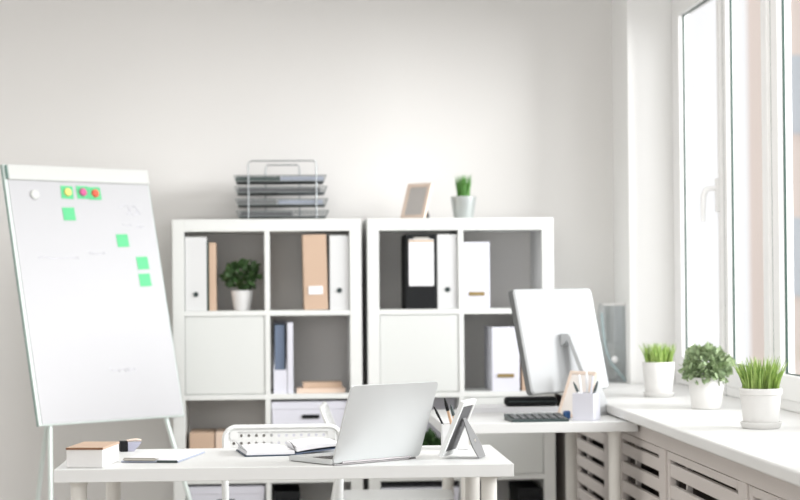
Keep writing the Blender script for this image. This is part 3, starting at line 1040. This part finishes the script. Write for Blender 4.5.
# ------------------------------------------------------------------ things on the desk by the window
# monitor
MA = R(46.7)
mt_loc = Vector((1.075, 6.895, DZ))
t = thing('monitor', 'white all-in-one monitor seen from behind on the desk by the sill', 'monitor', mt_loc)
MM = Matrix.Translation(-mt_loc) @ panel_mtx(0.919, 6.70, 0.823, MA, R(12))
MW, MH = .49, .379
bm = NB()
tt = bmesh.new()
o1 = rrect(0, MW, 0, MH, .018, 5); i1 = rrect(.004, MW - .004, .004, MH - .004, .016, 5)
V0 = [tt.verts.new((x, .025, z)) for x, z in o1]; V1 = [tt.verts.new((x, .006, z)) for x, z in o1]; V2 = [tt.verts.new((x, 0.0, z)) for x, z in i1]
nn_ = len(o1)
for A, B in ((V0, V1), (V1, V2)):
    for k in range(nn_):
        tt.faces.new((A[k], A[(k + 1) % nn_], B[(k + 1) % nn_], B[k]))
tt.faces.new(V2); tt.faces.new(list(reversed(V0)))
merge(bm, tt, MM)
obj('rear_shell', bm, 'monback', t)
bm = NB(); prism(bm, rrect(-.001, MW + .001, -.001, MH + .001, .018, 5), .008, .027, MM); obj('edge_band', bm, 'monside', t)
bm = NB(); prism(bm, rrect(.006, MW - .006, .05, MH - .006, .012, 5), .0265, .029, MM); obj('screen', bm, 'screen', t)
nb = Vector((math.sin(MA), -math.cos(MA), 0)); wv = Vector((math.cos(MA), math.sin(MA), 0))
cc = Vector((1.087, 6.878, 0))


def lp(along, nbd, z):
    return cc + wv * along + nb * nbd + Vector((0, 0, z)) - mt_loc


bm = NB()
tt = bmesh.new()
prof = [(-.034, 1.030), (-.004, 1.030), (.006, 1.020), (.120, .775), (.126, .757), (.128, .7500), (.128, .7408), (-.045, .7408), (-.045, .7465), (.112, .7480), (.108, .765), (-.006, 1.008), (-.034, .985)]
A = [tt.verts.new(lp(-.022, q, z)) for q, z in prof]; B = [tt.verts.new(lp(.052, q, z)) for q, z in prof]
tt.faces.new(A); tt.faces.new(list(reversed(B)))
for k in range(len(prof)):
    tt.faces.new((A[k], A[(k + 1) % len(prof)], B[(k + 1) % len(prof)], B[k]))
merge(bm, tt)
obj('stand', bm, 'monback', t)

bm = NB()
for q in range(5):
    bx(bm, 0.003 * (q % 2), .36 - .004 * (q % 3), .002 * (q % 2), .19, q * .0038, q * .0038 + .0037)
single('paper_stack', bm, 'paper', 'flat pile of pale papers under the black pencil case', 'papers', (0.70, 6.995, DZ))
t = thing('pencil_case', 'black soft pencil case lying on papers under the monitor', 'pencil case', (0.958, 7.045, DZ + .0195))
bm = NB(); bx(bm, -.098, .098, -.03, .035, 0, .034, .014, seg=4); obj('body', bm, 'black', t, smooth=True)
bm = NB(); tube(bm, [(-.085, -.03, .018), (.085, -.03, .018)], .0018, 6); obj('zip', bm, 'calc', t)
# calculator
t = thing('calculator', 'dark desk calculator with grey keys in front of the monitor', 'calculator', (0.912, 6.575, DZ), R(4))
bm = NB(); prism(bm, [(-.075, 0), (-.075, .008), (.06, .020), (.075, .020), (.075, .0)], -.098, .098, Matrix.Rotation(R(90), 4, 'Z')); obj('body', bm, 'calc', t)
kb = NB()
for r_ in range(4):
    for c in range(7):
        yk = -.062 + r_ * .026
        bx(kb, -.090 + c * .026, -.072 + c * .026, yk, yk + .019, .008 + (yk + .075) * .088, .0145 + (yk + .075) * .088, .002)
obj('keys', kb, 'key', t)
bm = NB(); bx(bm, -.08, .08, .045, .068, .018, .0225, .001); obj('display', bm, 'zinc', t)
# pale wooden frame
photo_frame('photo_frame', 'pale wooden photo frame on the desk in front of the monitor stand', (1.045, 6.700, DZ), R(-55), R(24), 0.13, 0.175, 'woodl', 'cream', 'greyback', border=.012, thick=.014, strut=.5)
# sharpener
bm = NB(); bx(bm, -.012, .012, -.011, .011, 0, .030, .007, seg=3)
single('pencil_sharpener', bm, 'bluep', 'small blue sharpener just left of the white pen box', 'sharpener', (1.024, 6.612, DZ), R(20), smooth=True)
# pen box
t = thing('pen_box', 'square white pen box on the corner of the desk by the sill', 'pen cup', (1.034, 6.545, DZ), R(-28))
PB = .075
bm = NB()
for q in ((0, PB, 0, .003), (0, PB, PB - .003, PB), (0, .003, .003, PB - .003), (PB - .003, PB, .003, PB - .003)):
    bx(bm, q[0], q[1], q[2], q[3], 0, .094, .0006)
bx(bm, .002, PB - .002, .002, PB - .002, 0, .003)
obj('box', bm, 'binderl', t)
pp = [('white pen leaning left in the white pen box', (1.078, 6.562, .746), (1.060, 6.562, .897), 'potc', None), ('white pen upright in the white pen box', (1.092, 6.572, .746), (1.088, 6.57, .905), 'potc', 'paper'),
      ('pale grey pen leaning right in the white pen box', (1.088, 6.548, .746), (1.108, 6.556, .893), 'binderl', None), ('dark grey pen leaning far right in the white pen box', (1.080, 6.555, .746), (1.122, 6.55, .870), 'wire', 'calc'),
      ('dark tipped pen leaning far left in the white pen box', (1.098, 6.558, .746), (1.042, 6.556, .868), 'potc', 'calc')]
for lb, a, b, m, tp in pp:
    pen(lb, a, b, .0042, m, tp)

# ------------------------------------------------------------------ things on the sill
SZ = 0.7805
t = thing('acrylic_holder', 'clear acrylic holder with slanted side in the sill corner', 'holder', (1.433, 8.22, SZ))
bm = NB()
prism(bm, [(0, 0), (0, .10), (.02, .20), (.005, .34), (.10, .34), (.10, 0)], 0, .003)
prism(bm, [(0, 0), (0, .24), (.02, .34), (.10, .34), (.10, 0)], .20, .203)
bx(bm, 0, .10, .003, .20, 0, .003)
bx(bm, .097, .10, .003, .20, .003, .34)
obj('body', bm, 'acryl', t)
bm = NB()
bx(bm, .003, .10, -.001, .004, .332, .342, .001)
obj('top_rim', bm, 'pot', t)
bm = NB(); tube(bm, [(-.003, -.002, .30), (.002, -.002, .22), (.014, -.002, .14), (.035, -.002, .085), (.08, -.002, .03), (.098, -.002, .004)], .006, 8)
obj('curved_edge', bm, 'acryledge', t, smooth=True)
bm = NB(); lathe(bm, [(.002, -.016), (.011, -.011), (.016, 0), (.011, .011), (.002, .016)], 20, Matrix.Translation((.048, -.016, .10)))
obj('knob', bm, 'potc', t, smooth=True)
potted('potted_grass', 'short grass in a white pot, farthest of the sill pots', (1.462, 7.17, SZ), 0.050, 0.061, 0.125, 'grass', dict(n=280, h=.080, spread=.024, w=.006), saucer=.060, seed=11)
potted('potted_plant', 'bushy sage green plant in a white pot, middle of the sill', (1.484, 6.47, SZ), 0.050, 0.063, 0.108, 'leaf', dict(up=.038, r=.090, n=520, size=.026, sq=.82), seed=12)
potted('potted_grass', 'spiky bright grass in a white pot with saucer, nearest on the sill', (1.447, 5.60, SZ), 0.051, 0.063, 0.112, 'grass', dict(n=300, h=.098, spread=.036, w=.0058), saucer=.062, rim=.003, seed=13)
